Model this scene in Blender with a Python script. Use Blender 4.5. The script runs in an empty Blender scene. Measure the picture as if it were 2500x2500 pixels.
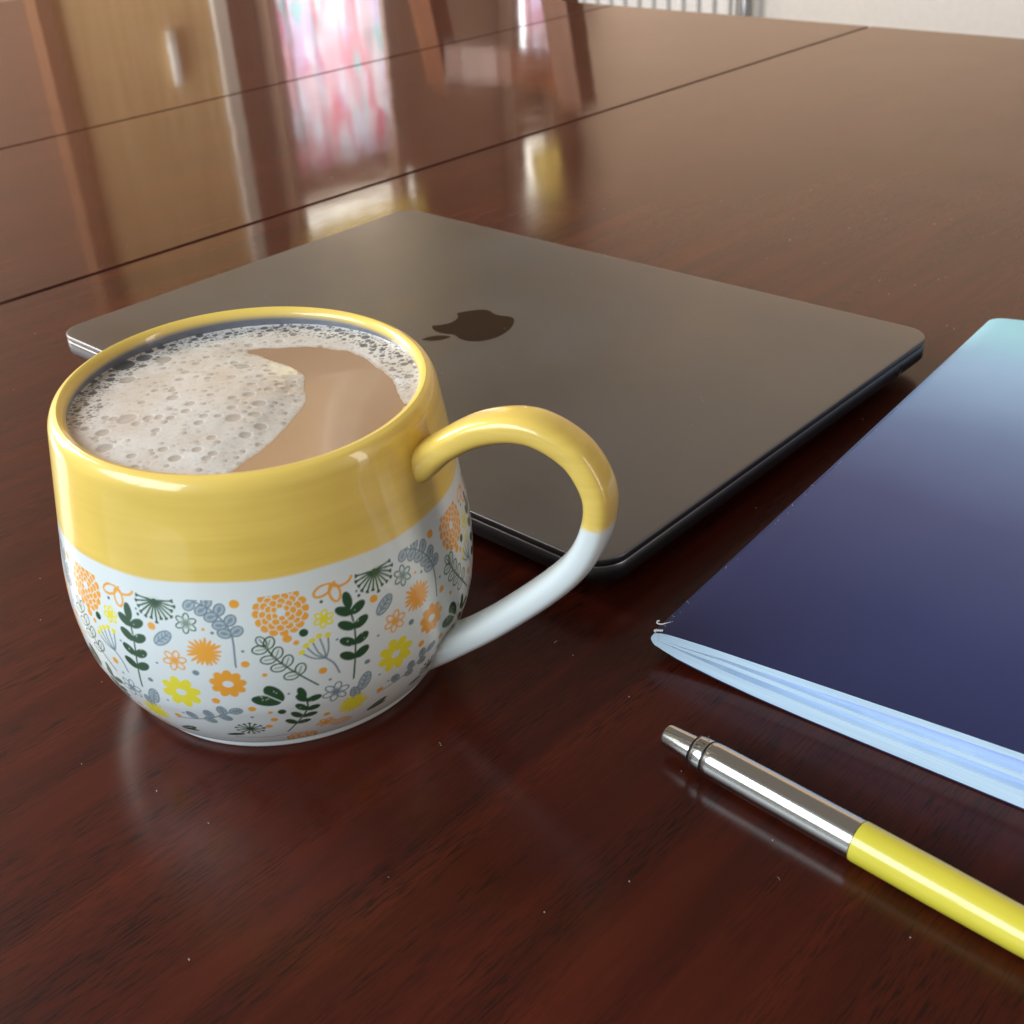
import bpy, bmesh, math, random
import numpy as np
from mathutils import Vector, Matrix
random.seed(7); rng = np.random.default_rng(11)
S = bpy.context.scene
COL = S.collection

# ------------------------------------------------------------------ camera
PITCH, ROLL, CAM_H, FPX = math.radians(31.044), math.radians(-3.344), 0.20606, 2906.67
F = Vector((0, math.cos(PITCH), -math.sin(PITCH))); R0 = Vector((1, 0, 0)); U0 = R0.cross(F)
RR = R0 * math.cos(ROLL) + U0 * math.sin(ROLL); UU = U0 * math.cos(ROLL) - R0 * math.sin(ROLL)
cam = bpy.data.cameras.new('camera'); cam_o = bpy.data.objects.new('camera', cam); COL.objects.link(cam_o)
cam.sensor_width = 36; cam.lens = FPX / 2500 * 36; cam.clip_start = 0.01; cam.clip_end = 50
m = Matrix((RR, UU, -F)).transposed().to_4x4(); m.translation = (0, 0, CAM_H); cam_o.matrix_world = m
cam.dof.use_dof = True; cam.dof.focus_distance = 0.33; cam.dof.aperture_fstop = 32
S.camera = cam_o

# ------------------------------------------------------------------ light
W = bpy.data.worlds.new('World'); S.world = W; W.use_nodes = True
W.node_tree.nodes['Background'].inputs[0].default_value = (1.0, 0.90, 0.78, 1)
W.node_tree.nodes['Background'].inputs[1].default_value = 0.22
def TW_(u, v, z): a = math.radians(45.371); return (u * math.cos(a) - v * math.sin(a), u * math.sin(a) + v * math.cos(a), z)
def area(name, loc, target, sx, sy, power, color):
    l = bpy.data.lights.new(name, 'AREA'); l.shape = 'RECTANGLE'; l.size = sx; l.size_y = sy
    l.energy = power; l.color = color
    o = bpy.data.objects.new(name, l); COL.objects.link(o); o.location = loc
    d = Vector(target) - Vector(loc); o.rotation_euler = d.to_track_quat('-Z', 'Y').to_euler()
    return o
# the daylight window to the left of the table, in two casements
area('window_and_fill_light', (-1.6, -1.50, 1.08), (0.0, -0.6, 0.40), 0.95, 1.15, 33, (0.78, 0.92, 1.0))
area('window_and_fill_light', (-1.6, -0.40, 1.08), (0.0, -0.05, 0.40), 0.95, 1.15, 33, (0.78, 0.92, 1.0))
area('window_and_fill_light', (-1.45, 1.2, 0.75), TW_(2.8, 0.9, 0.35), 0.9, 1.2, 62, (1.0, 0.95, 0.88))  # added fill that brightens the far wall, no known window there
# light from a second, smaller opening behind and to the right
area('doorway_light', (1.7, -0.35, 0.60), (0.0, 0.30, 0.1), 0.22, 1.3, 8, (1.0, 0.92, 0.82))
S.view_settings.view_transform = 'Standard'; S.view_settings.look = 'None'
S.view_settings.exposure = 0; S.view_settings.gamma = 1
S.render.engine = 'CYCLES'
try:
    S.cycles.use_denoising = True; S.cycles.max_bounces = 7; S.cycles.diffuse_bounces = 3; S.cycles.glossy_bounces = 4; S.cycles.transmission_bounces = 4
    S.cycles.use_adaptive_sampling = True; S.cycles.adaptive_threshold = 0.02; S.cycles.caustics_reflective = False
except Exception:
    pass

# ------------------------------------------------------------------ helpers
def mesh_obj(name, verts, faces, mat=None, parent=None, smooth=True, loc=(0, 0, 0), rotz=0):
    me = bpy.data.meshes.new(name)
    me.from_pydata([tuple(v) for v in verts], [], [tuple(f) for f in faces]); me.update()
    if smooth:
        me.polygons.foreach_set('use_smooth', [True] * len(me.polygons))
    o = bpy.data.objects.new(name, me); COL.objects.link(o)
    if mat: me.materials.append(mat)
    if parent: o.parent = parent
    o.location = loc; o.rotation_euler = (0, 0, rotz)
    return o
def sharp(o, deg=35):
    for e in o.data.edges: pass
    bm = bmesh.new(); bm.from_mesh(o.data)
    bmesh.ops.recalc_face_normals(bm, faces=bm.faces)
    for e in bm.edges:
        if len(e.link_faces) == 2 and e.calc_face_angle(0) > math.radians(deg): e.smooth = False
    bm.to_mesh(o.data); bm.free(); return o
def empty(name, loc=(0, 0, 0), rotz=0):
    o = bpy.data.objects.new(name, None); COL.objects.link(o); o.location = loc; o.rotation_euler = (0, 0, rotz)
    o.empty_display_size = 0.02; return o
def tag(o, label=None, cat=None, group=None, kind=None):
    if label: o['label'] = label
    if cat: o['category'] = cat
    if group: o['group'] = group
    if kind: o['kind'] = kind
    return o
def box(name, x0, x1, y0, y1, z0, z1, mat, parent=None, bevel=0.0, seg=2, loc=(0, 0, 0), rotz=0):
    bm = bmesh.new(); bmesh.ops.create_cube(bm, size=1)
    for v in bm.verts:
        v.co = ((x0 + x1) / 2 + v.co.x * (x1 - x0), (y0 + y1) / 2 + v.co.y * (y1 - y0), (z0 + z1) / 2 + v.co.z * (z1 - z0))
    if bevel: bmesh.ops.bevel(bm, geom=bm.edges[:], offset=bevel, segments=seg, affect='EDGES', profile=0.5)
    me = bpy.data.meshes.new(name); bm.to_mesh(me); bm.free(); me.materials.append(mat)
    o = bpy.data.objects.new(name, me); COL.objects.link(o); o.location = loc; o.rotation_euler = (0, 0, rotz)
    if parent: o.parent = parent
    return o
def loft(rings, closed=True, cap0=True, cap1=True):
    n = len(rings[0]); V = [p for r in rings for p in r]; Fc = []
    for i in range(len(rings) - 1):
        for j in range(n if closed else n - 1):
            a = i * n + j; b = i * n + (j + 1) % n
            Fc.append((a, b, b + n, a + n))
    if cap0: Fc.append(tuple(range(n - 1, -1, -1)))
    if cap1: Fc.append(tuple(range((len(rings) - 1) * n, len(rings) * n)))
    return V, Fc
def lathe(profile, n=64):
    rings = [[(r * math.cos(2 * math.pi * k / n), r * math.sin(2 * math.pi * k / n), z) for k in range(n)] for r, z in profile]
    return loft(rings)
def rrect(w, d, inset, rad, z, n=12):
    out = []; rad = max(rad - inset, 0.0005)
    for cx, cy, a0 in ((w - inset - rad, inset + rad, -90), (w - inset - rad, d - inset - rad, 0), (inset + rad, d - inset - rad, 90), (inset + rad, inset + rad, 180)):
        for k in range(n + 1):
            a = math.radians(a0 + 90 * k / n); out.append((cx + rad * math.cos(a), cy + rad * math.sin(a), z))
    return out
def tube(path, rad, n=8, closed_ends=True):
    P = [Vector(p) for p in path]; rings = []
    up = Vector((0, 0, 1))
    for i, p in enumerate(P):
        t = (P[min(i + 1, len(P) - 1)] - P[max(i - 1, 0)]).normalized()
        a = t.cross(up)
        if a.length < 1e-4: a = t.cross(Vector((1, 0, 0)))
        a.normalize(); b = a.cross(t)
        rr = rad[i] if hasattr(rad, '__len__') else rad
        rings.append([tuple(p + a * rr * math.cos(2 * math.pi * k / n) + b * rr * math.sin(2 * math.pi * k / n)) for k in range(n)])
    return loft(rings)
def catmull(pts, n):
    P = np.array(pts, float); P = np.vstack([2 * P[0] - P[1], P, 2 * P[-1] - P[-2]])
    L = np.concatenate([[0], np.cumsum(np.linalg.norm(np.diff(P[1:-1], axis=0), axis=1))])
    out = []
    for s in np.linspace(0, L[-1], n):
        i = min(np.searchsorted(L, s, side='right') - 1, len(L) - 2); t = (s - L[i]) / (L[i + 1] - L[i])
        a, b, c, d = P[i:i + 4]
        out.append(0.5 * ((2 * b) + (-a + c) * t + (2 * a - 5 * b + 4 * c - d) * t * t + (-a + 3 * b - 3 * c + d) * t ** 3))
    return np.array(out)

# ------------------------------------------------------------------ materials
class NT:
    def __init__(s, name):
        s.m = bpy.data.materials.new(name); s.m.use_nodes = True; s.t = s.m.node_tree; s.b = s.t.nodes['Principled BSDF']
    def n(s, typ, **kw):
        nd = s.t.nodes.new(typ)
        for k, v in kw.items():
            if k in nd.inputs.keys(): nd.inputs[k].default_value = v
            else: setattr(nd, k, v)
        return nd
    def l(s, a, b): s.t.links.new(a, b)
    def set(s, **kw):
        for k, v in kw.items(): s.b.inputs[k.replace('_', ' ')].default_value = v
        return s
    def coord(s, scale=(1, 1, 1), kind='Object', rot=(0, 0, 0)):
        tc = s.n('ShaderNodeTexCoord'); mp = s.n('ShaderNodeMapping'); mp.inputs['Scale'].default_value = scale; mp.inputs['Rotation'].default_value = rot
        s.l(tc.outputs[kind], mp.inputs[0]); return mp.outputs[0]
    def noise(s, vec, scale=5, detail=4, rough=0.5, dist=0):
        nd = s.n('ShaderNodeTexNoise'); nd.inputs['Scale'].default_value = scale; nd.inputs['Detail'].default_value = detail
        nd.inputs['Roughness'].default_value = rough; nd.inputs['Distortion'].default_value = dist
        s.l(vec, nd.inputs['Vector']); return nd.outputs['Fac']
    def ramp(s, fac, stops):
        nd = s.n('ShaderNodeValToRGB'); cr = nd.color_ramp
        while len(cr.elements) < len(stops): cr.elements.new(0.5)
        for e, (p, c) in zip(cr.elements, stops): e.position = p; e.color = (*c, 1) if len(c) == 3 else c
        s.l(fac, nd.inputs[0]); return nd.outputs[0]
    def mix(s, fac, a, b, mode='MIX'):
        nd = s.n('ShaderNodeMix', data_type='RGBA', blend_type=mode)
        if isinstance(fac, (int, float)): nd.inputs[0].default_value = fac
        else: s.l(fac, nd.inputs[0])
        for i, x in ((6, a), (7, b)):
            if isinstance(x, tuple): nd.inputs[i].default_value = (*x, 1)
            else: s.l(x, nd.inputs[i])
        return nd.outputs[2]
    def bump(s, h, strength=0.2, dist=0.001, normal='Normal'):
        nd = s.n('ShaderNodeBump'); nd.inputs['Strength'].default_value = strength; nd.inputs['Distance'].default_value = dist
        s.l(h, nd.inputs['Height']); s.l(nd.outputs[0], s.b.inputs[normal]); return nd
def simple(name, col, rough=0.5, metal=0.0, **kw):
    t = NT(name); t.set(Base_Color=(*col, 1), Roughness=rough, Metallic=metal, **kw)
    v = t.coord((1, 1, 1)); nz = t.noise(v, 60, 3)
    t.l(t.mix(0.12, col, t.ramp(nz, [(0.3, tuple(c * 0.75 for c in col)), (0.7, tuple(min(1, c * 1.15) for c in col))])), t.b.inputs['Base Color'])
    return t.m

def mat_wood():
    t = NT('polished_mahogany')
    v = t.coord((1.6, 26, 1)); big = t.noise(v, 3.0, 6, 0.6, 0.6)
    base = t.ramp(big, [(0.25, (0.030, 0.0046, 0.0023)), (0.5, (0.054, 0.0078, 0.0032)), (0.75, (0.080, 0.0120, 0.0045))])
    v2 = t.coord((44, 620, 1)); pores = t.noise(v2, 3.0, 3, 0.55, 0.2)
    pm = t.ramp(pores, [(0.48, (0, 0, 0)), (0.60, (1, 1, 1))])
    v3 = t.coord((5, 34, 1)); zone = t.noise(v3, 2.2, 3, 0.5)
    zm = t.ramp(zone, [(0.38, (0.06, 0.06, 0.06)), (0.62, (0.78, 0.78, 0.78))])
    fac = t.n('ShaderNodeMath', operation='MULTIPLY'); t.l(pm, fac.inputs[0]); t.l(zm, fac.inputs[1])
    col = t.mix(fac.outputs[0], base, (0.009, 0.0032, 0.0023))
    t.l(col, t.b.inputs['Base Color'])
    t.set(Roughness=0.5, Specular_IOR_Level=0.05, Coat_Weight=1.0, Coat_IOR=1.29)
    v4 = t.coord((1, 1, 1)); wav = t.noise(v4, 9, 2, 0.4)
    v5 = t.coord((30, 300, 1)); fine = t.noise(v5, 2, 2, 0.5)
    ad = t.n('ShaderNodeMath', operation='MULTIPLY_ADD'); t.l(fine, ad.inputs[0]); ad.inputs[1].default_value = 0.012; t.l(wav, ad.inputs[2])
    bp = t.n('ShaderNodeBump'); bp.inputs['Strength'].default_value = 0.10; bp.inputs['Distance'].default_value = 0.003
    t.l(ad.outputs[0], bp.inputs['Height']); t.l(bp.outputs[0], t.b.inputs['Coat Normal'])
    sm = t.noise(t.coord((1, 1, 1)), 14, 5, 0.6)
    rr = t.ramp(sm, [(0.35, (0.05,) * 3), (0.75, (0.10,) * 3)])
    # the finish is duller where people sit and work, and carries fine scratches
    sp = t.n('ShaderNodeSeparateXYZ'); t.l(t.coord((1, 1, 1)), sp.inputs[0])
    wr = t.n('ShaderNodeMapRange'); wr.interpolation_type = 'SMOOTHSTEP'; t.l(sp.outputs[1], wr.inputs[0]); wr.inputs[1].default_value = 0.28; wr.inputs[2].default_value = 0.56; wr.inputs[3].default_value = 0.14; wr.inputs[4].default_value = 0.0
    a1 = t.n('ShaderNodeMath', operation='ADD'); t.l(rr, a1.inputs[0]); t.l(wr.outputs[0], a1.inputs[1])
    sc = t.noise(t.coord((9, 55, 1), rot=(0, 0, 0.7)), 3.0, 1, 0.4, 1.2)
    sl = t.ramp(sc, [(0.488, (0, 0, 0)), (0.5, (0.045,) * 3), (0.512, (0, 0, 0))])
    a2 = t.n('ShaderNodeMath', operation='ADD'); t.l(a1.outputs[0], a2.inputs[0]); t.l(sl, a2.inputs[1])
    t.l(a2.outputs[0], t.b.inputs['Coat Roughness'])
    return t.m
M_WOOD = mat_wood()
M_WALL = simple('wall_paint', (0.80, 0.76, 0.72), 0.8)

# ================================================================== SETTING
PH = math.radians(45.371)          # heading of the table's cross grain
def TW(u, v, z=0): return Vector((u * math.cos(PH) - v * math.sin(PH), u * math.sin(PH) + v * math.cos(PH), z))
UW, VW = 2.8, 2.4
M_FLOOR = NT('floor_boards'); _v = M_FLOOR.coord((2, 18, 1))
M_FLOOR.l(M_FLOOR.ramp(M_FLOOR.noise(_v, 3, 4), [(0.3, (0.12, 0.075, 0.045)), (0.7, (0.2, 0.13, 0.08))]), M_FLOOR.b.inputs['Base Color']); M_FLOOR.set(Roughness=0.5)
tag(box('floor', -1.2, UW + 0.02, -1.4, VW + 0.02, -0.77, -0.75, M_FLOOR.m, rotz=PH), kind='structure')
tag(box('wall_right', UW, UW + 0.1, -0.2, VW, -0.75, 0.02, M_WALL, rotz=PH), kind='structure')
tag(box('wall_right_upper', UW + 0.003, UW + 0.1, -0.2, VW, 0.0205, 1.7, simple('peach_wall_paint', (0.80, 0.60, 0.44), 0.8), rotz=PH), kind='structure')
M_WALLB = simple('wall_back_paint', (0.42, 0.30, 0.22), 0.7)
tag(box('wall_back', -1.2, UW + 0.1, VW, VW + 0.1, -0.75, 1.7, M_WALLB, rotz=PH), kind='structure')

# ---- dining table
table = tag(empty('dining_table', (0, 0, 0), PH), 'large polished dark mahogany dining table with panel seams under everything', 'table')
for nm, v0, v1 in (('table_panel', -0.55, 0.5803), ('table_leaf', 0.5824, 0.8936), ('table_panel', 0.8957, 1.70)):
    box(nm, -0.14, 1.1125, v0, v1, -0.026, 0.0, M_WOOD, table, bevel=0.0012, seg=2)
box('table_apron', -0.06, 1.03, -0.47, 1.62, -0.13, -0.0275, M_WOOD, table)
for lu, lv in ((-0.02, -0.43), (0.95, -0.43), (-0.02, 1.5), (0.95, 1.5)):
    box('leg', lu, lu + 0.07, lv, lv + 0.07, -0.75, -0.131, M_WOOD, table, bevel=0.006)

# ---- radiator below the sill of the right wall
M_RAD = simple('radiator_enamel', (0.86, 0.85, 0.84), 0.35)
rad = tag(empty('radiator', TW(2.70, 1.795, -0.62), PH), 'white panel radiator with vertical ribs on wall beyond the table', 'radiator')
box('back_panel', 0.020, 0.055, 0.0, 0.96, 0.0, 0.5, M_RAD, rad)
for k in range(20):
    y = 0.008 + k * 0.0478
    rb = box('rib', 0.0, 0.0195, y, y + 0.035, 0.015, 0.485, M_RAD, rad, bevel=0.006, seg=2)
for y in (0.15, 0.8): box('bracket', 0.0555, 0.0998, y, y + 0.03, 0.2, 0.3, M_RAD, rad)
M_PIPE = simple('grey_pipe', (0.30, 0.31, 0.34), 0.3, 0.6)
Vt, Ft = tube([(0.03, -0.022, z) for z in (-0.13, 0.1, 0.3, 0.46)], 0.0085, 10); mesh_obj('pipe', Vt, Ft, M_PIPE, rad)

# ---- door, window and curtains on the back wall (they show as reflections in the tabletop)
M_DOOR = NT('golden_wood'); _v = M_DOOR.coord((30, 30, 2)); M_DOOR.l(M_DOOR.ramp(M_DOOR.noise(_v, 2, 4), [(0.3, (0.74, 0.50, 0.24)), (0.7, (0.86, 0.62, 0.34))]), M_DOOR.b.inputs['Base Color']); M_DOOR.set(Roughness=0.4)
door = tag(empty('door', TW(1.20, VW, 0), PH), 'honey coloured wooden door mirrored in tabletop at upper left', 'door')
box('door_leaf', 0.0, 0.36, -0.035, -0.002, -0.75, 1.25, M_DOOR.m, door, bevel=0.003)
M_TRIM = simple('white_trim', (0.8, 0.76, 0.68), 0.4)
box('door_frame', 0.3625, 0.395, -0.05, -0.002, -0.75, 1.30, M_TRIM, door)
box('door_frame', -0.035, -0.0025, -0.05, -0.002, -0.75, 1.30, simple('brown_trim', (0.3, 0.17, 0.10), 0.4), door)
box('handle', 0.238, 0.256, -0.055, -0.0355, 0.19, 0.29, simple('white_handle', (0.85, 0.85, 0.82), 0.3), door, bevel=0.004)

M_PANE = NT('daylight_pane'); M_PANE.set(Base_Color=(0.8, 0.85, 0.9, 1), Roughness=0.1, Emission_Color=(0.95, 0.97, 1.0, 1), Emission_Strength=4.2)
M_SKY = NT('bright_sky_pane'); M_SKY.set(Base_Color=(0.8, 0.85, 0.9, 1), Roughness=0.1, Emission_Color=(1.0, 0.96, 0.86, 1), Emission_Strength=4.5)
M_FRAME = simple('window_wood', (0.34, 0.24, 0.17), 0.5)
win = tag(empty('window', TW(1.70, VW, 0), PH), 'bright window behind the patterned curtains mirrored in tabletop', 'window')
for a, b in ((0.03, 0.34), (0.82, 0.945)):
    if a < 0.5: box('pane', a, b, -0.012, -0.006, -0.1, 0.52, M_PANE.m, win); box('pane', a - 0.02, b + 0.08, -0.012, -0.006, 0.66, 1.0, M_SKY.m, win)
    else:
        box('pane', a, b, -0.012, -0.006, -0.1, 0.40, M_PANE.m, win); box('pane', a, b, -0.012, -0.006, 0.66, 0.86, M_SKY.m, win)
    box('frame', a - 0.03, a, -0.05, -0.002, -0.13, 1.03, M_FRAME, win); box('frame', b, b + 0.03, -0.05, -0.002, -0.13, 1.03, M_FRAME, win)
    box('sill', a - 0.03, b + 0.03, -0.07, -0.002, -0.16, -0.131, M_TRIM, win)
def curtain_mat(name, cols, trans):
    t = NT(name); v = t.coord((1, 1, 1)); vo = t.n('ShaderNodeTexVoronoi'); vo.inputs['Scale'].default_value = 38; v = t.coord((1, 1, 0.45)); t.l(v, vo.inputs['Vector'])
    sep = t.n('ShaderNodeSeparateColor'); t.l(vo.outputs['Color'], sep.inputs[0])
    col = t.ramp(sep.outputs[0], cols); t.t.nodes.remove(t.b)
    d = t.n('ShaderNodeBsdfDiffuse'); tr = t.n('ShaderNodeBsdfTranslucent'); tp = t.n('ShaderNodeBsdfTransparent')
    t.l(col, d.inputs[0]); t.l(col, tr.inputs[0]); t.l(col, tp.inputs[0])
    m1 = t.n('ShaderNodeMixShader'); m1.inputs[0].default_value = 0.7; t.l(d.outputs[0], m1.inputs[1]); t.l(tr.outputs[0], m1.inputs[2])
    m2 = t.n('ShaderNodeMixShader'); m2.inputs[0].default_value = trans; t.l(m1.outputs[0], m2.inputs[1]); t.l(tp.outputs[0], m2.inputs[2])
    t.l(m2.outputs[0], t.t.nodes['Material Output'].inputs[0]); return t.m
M_CUR = curtain_mat('floral_sheer', [(0.0, (0.92, 0.45, 0.5)), (0.2, (0.95, 0.95, 0.96)), (0.45, (0.93, 0.62, 0.66)), (0.58, (0.6, 0.88, 0.85)), (0.68, (0.95, 0.95, 1)), (0.85, (0.9, 0.88, 1)), (1.0, (0.88, 0.4, 0.5))], 0.35)
M_YEL = curtain_mat('yellow_valance', [(0.0, (0.9, 0.8, 0.4)), (1.0, (0.95, 0.86, 0.5))], 0.3)
def curtain(name, u0, u1, z0, z1, mat, label, off):
    n = int((u1 - u0) / 0.006); V = []; Fc = []
    for i in range(n + 1):
        x = (u1 - u0) * i / n; y = -off - 0.012 * math.sin(x * 95 + math.sin(x * 31))
        for j in range(5): V.append((x, y * (0.8 + 0.05 * j), z0 + (z1 - z0) * j / 4))
    for i in range(n):
        for j in range(4): a = i * 5 + j; Fc.append((a, a + 5, a + 6, a + 1))
    o = mesh_obj(name, V, Fc, mat, loc=TW(u0, VW, 0), rotz=PH)
    sm = o.modifiers.new('thickness', 'SOLIDIFY'); sm.thickness = 0.0008
    return tag(o, label, 'curtain')
curtain('curtain', 1.70, 2.00, -0.5, 0.53, M_CUR, 'pink and turquoise floral curtain mirrored in tabletop at upper centre', 0.09)
curtain('curtain', 2.50, 2.61, -0.5, 0.42, M_CUR, 'narrow floral curtain strip mirrored beside the chair post', 0.09)
curtain('valance', 1.65, 2.10, 0.675, 0.95, M_YEL, 'pale yellow valance mirrored just behind the laptop corner', 0.10)
curtain('valance', 2.51, 2.64, 0.665, 0.86, M_YEL, 'small pale yellow valance mirrored right of the chair', 0.10)

# ---- chair at the far side of the table, seen in the tabletop's reflection
M_CHAIR = NT('chair_wood'); _v = M_CHAIR.coord((20, 20, 3)); M_CHAIR.l(M_CHAIR.ramp(M_CHAIR.noise(_v, 2, 4), [(0.3, (0.13, 0.045, 0.019)), (0.7, (0.22, 0.085, 0.036))]), M_CHAIR.b.inputs['Base Color']); M_CHAIR.set(Roughness=0.3)
chair = tag(empty('dining_chair', TW(1.33, 1.33, -0.75), PH), 'brown wooden dining chair mirrored in the polished tabletop', 'chair')
box('seat', -0.40, 0.02, -0.20, 0.20, 0.43, 0.46, M_CHAIR.m, chair, bevel=0.01)
for sy in (-0.14, 0.14):
    Vt, Ft = loft([[(0.02 + dx + a, sy + b, z) for a, b in ((-0.018, -0.023), (0.018, -0.023), (0.018, 0.023), (-0.018, 0.023))] for dx, z in ((0.03, 0.0), (0.0, 0.43), (0.0, 0.6), (0.012, 0.78), (0.045, 0.945))])
    mesh_obj('back_post', Vt, Ft, M_CHAIR.m, chair, smooth=False)
    box('leg', -0.385, -0.35, sy - 0.018, sy + 0.018, 0.0, 0.4295, M_CHAIR.m, chair, bevel=0.003)
def rail(z, hh, dx0):
    rings = []
    for k in range(9):
        y = -0.12 + 0.24 * k / 8; dx = dx0 + 0.03 * (1 - (y / 0.12) ** 2)
        rings.append([(0.02 + dx + a, y, z + b) for a, b in ((-0.008, -hh), (0.008, -hh), (0.008, hh), (-0.008, hh))])
    Vt, Ft = loft(rings); mesh_obj('back_rail', Vt, Ft, M_CHAIR.m, chair, smooth=False)
rail(0.905, 0.028, 0.030); rail(0.70, 0.018, 0.005)

# ================================================================== LAPTOP
LW, LD = 0.3041, 0.2124
TH = math.radians(-43.713)
laptop = tag(empty('laptop', (-0.194655, 0.49316, 0), TH), 'closed grey aluminium laptop with dark fruit logo lying behind the mug', 'laptop')
def alu(name, col, rough):
    t = NT(name); t.set(Metallic=1.0, Roughness=rough)
    nz = t.noise(t.coord((1, 1, 1)), 1800, 2, 0.5); t.bump(nz, 0.12, 0.00008)
    sm = t.noise(t.coord((1, 1, 1)), 12, 3, 0.5)
    t.l(t.ramp(sm, [(0.3, tuple(c * 0.94 for c in col)), (0.7, tuple(c * 1.05 for c in col))]), t.b.inputs['Base Color'])
    t.l(t.ramp(sm, [(0.3, (rough * 0.86,) * 3), (0.7, (rough * 1.2,) * 3)]), t.b.inputs['Roughness'])
    return t.m
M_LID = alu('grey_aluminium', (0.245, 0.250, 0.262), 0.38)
M_BASE = alu('shaded_aluminium_side', (0.105, 0.105, 0.120), 0.38)  # darker copy of the lid metal: the sides' shade is in the colour
M_LIP = alu('aluminium_lip_highlight', (0.19, 0.185, 0.185), 0.34)
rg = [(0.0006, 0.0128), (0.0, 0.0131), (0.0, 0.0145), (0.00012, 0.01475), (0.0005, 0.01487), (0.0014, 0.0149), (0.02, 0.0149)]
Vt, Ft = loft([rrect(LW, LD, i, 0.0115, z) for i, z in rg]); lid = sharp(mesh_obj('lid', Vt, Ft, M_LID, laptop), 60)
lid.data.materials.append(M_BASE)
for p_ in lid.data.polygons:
    if p_.normal.z < 0.45: p_.material_index = 1  # lid edges take the shaded side colour too
rg = [(0.030, 0.0012), (0.020, 0.0014), (0.012, 0.0022), (0.006, 0.0036), (0.0022, 0.0052), (0.0006, 0.0064), (0.0, 0.0074), (0.0, 0.0121), (0.0003, 0.01245), (0.0009, 0.0126), (0.004, 0.0126)]
Vt, Ft = loft([rrect(LW, LD, i, 0.0115, z) for i, z in rg]); base = sharp(mesh_obj('base', Vt, Ft, M_BASE, laptop), 60)
base.data.materials.append(M_LIP)          # paler colour on the base's lip paints in its edge highlight
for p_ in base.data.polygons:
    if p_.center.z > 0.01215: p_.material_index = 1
M_BLACK = simple('black_rubber', (0.012, 0.012, 0.013), 0.5)
Vt, Ft = loft([rrect(LW, LD, 0.0022, 0.0115, 0.01262), rrect(LW, LD, 0.0022, 0.0115, 0.01279)]); mesh_obj('gasket', Vt, Ft, M_BLACK, laptop)
for x, y in ((0.035, 0.035), (LW - 0.035, 0.035), (0.035, LD - 0.035), (LW - 0.035, LD - 0.035)):
    Vt, Ft = lathe([(0.008, 0.0), (0.009, 0.0006), (0.009, 0.00135)], 24); mesh_obj('rubber_foot', Vt, Ft, M_BLACK, laptop, loc=(x, y, 0.0001))
# audio jack in the right side
jk = empty('headphone_jack', (LW, 0.183, 0.0093)); jk.parent = laptop
bpy.data.objects.remove(jk)
Vt, Ft = lathe([(0.0022, -0.002), (0.0022, 0.0), (0.0020, 0.00035), (0.0017, 0.0003), (0.0016, -0.0015)], 24)
rim_o = mesh_obj('headphone_jack', [(z + LW, x + 0.183, y + 0.0093) for x, y, z in Vt], Ft, M_BLACK, laptop)
# logo
def svg_path(d):
    import re
    tok = re.findall(r'[a-zA-Z]|-?\d*\.?\d+', d); i = 0; p = (0, 0); out = []; sub = []; cmd = None
    def num():
        nonlocal i
        v = float(tok[i]); i += 1; return v
    while i < len(tok):
        if tok[i].isalpha(): cmd = tok[i]; i += 1
        if cmd == 'M':
            if sub: out.append(sub)
            p = (num(), num()); sub = [p]
        elif cmd == 'c':
            a = (p[0] + num(), p[1] + num()); b = (p[0] + num(), p[1] + num()); q = (p[0] + num(), p[1] + num())
            for k in range(1, 11):
                t = k / 10; s = 1 - t
                sub.append(tuple(s ** 3 * p[j] + 3 * s * s * t * a[j] + 3 * s * t * t * b[j] + t ** 3 * q[j] for j in (0, 1)))
            p = q
        elif cmd in 'zZ':
            pass
    out.append(sub); return out
LOGO = ("M12.152 6.896 c-.948 0 -2.415 -1.078 -3.96 -1.04 -2.04 .027 -3.91 1.183 -4.961 3.014 -2.117 3.675 -.546 9.103 1.519 12.09 1.013 1.454 2.208 3.09 3.792 3.039 "
        "1.52 -.065 2.09 -.987 3.935 -.987 1.831 0 2.35 .987 3.96 .948 1.637 -.026 2.676 -1.48 3.676 -2.948 1.156 -1.688 1.636 -3.325 1.662 -3.415 -.039 -.013 -3.182 -1.221 -3.22 -4.857 "
        "-.026 -3.04 2.48 -4.494 2.597 -4.559 -1.429 -2.09 -3.623 -2.324 -4.39 -2.376 -2 -.156 -3.675 1.09 -4.61 1.09 z "
        "M15.53 3.83 c.843 -1.012 1.4 -2.427 1.245 -3.83 -1.207 .052 -2.662 .805 -3.532 1.818 -.78 .896 -1.454 2.338 -1.273 3.714 1.338 .104 2.715 -.688 3.559 -1.701 z")
M_LOGO = NT('dark_mirror'); M_LOGO.set(Base_Color=(0.075, 0.07, 0.058, 1), Metallic=1.0, Roughness=0.09)
bm = bmesh.new()
for sub in svg_path(LOGO):
    pts = sub[:-1] if (abs(sub[0][0] - sub[-1][0]) + abs(sub[0][1] - sub[-1][1])) < 1e-2 else sub
    k = 0.0398 / 24
    # logo up = towards the laptop's front edge (-y), logo right = -x
    vs = [bm.verts.new((0.1475 - (x - 12.05) * k, 0.1075 + (y - 12) * k, 0.01494)) for x, y in pts]
    clean = [vs[0]]
    for v_ in vs[1:]:
        if (v_.co - clean[-1].co).length > 1e-6: clean.append(v_)
    bm.faces.new(clean)
bmesh.ops.triangulate(bm, faces=bm.faces[:])
for f_ in bm.faces:
    if f_.normal.z < 0: f_.normal_flip()
me = bpy.data.meshes.new('logo'); bm.to_mesh(me); bm.free(); me.materials.append(M_LOGO.m)
lo = bpy.data.objects.new('logo', me); COL.objects.link(lo); lo.parent = lid

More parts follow.
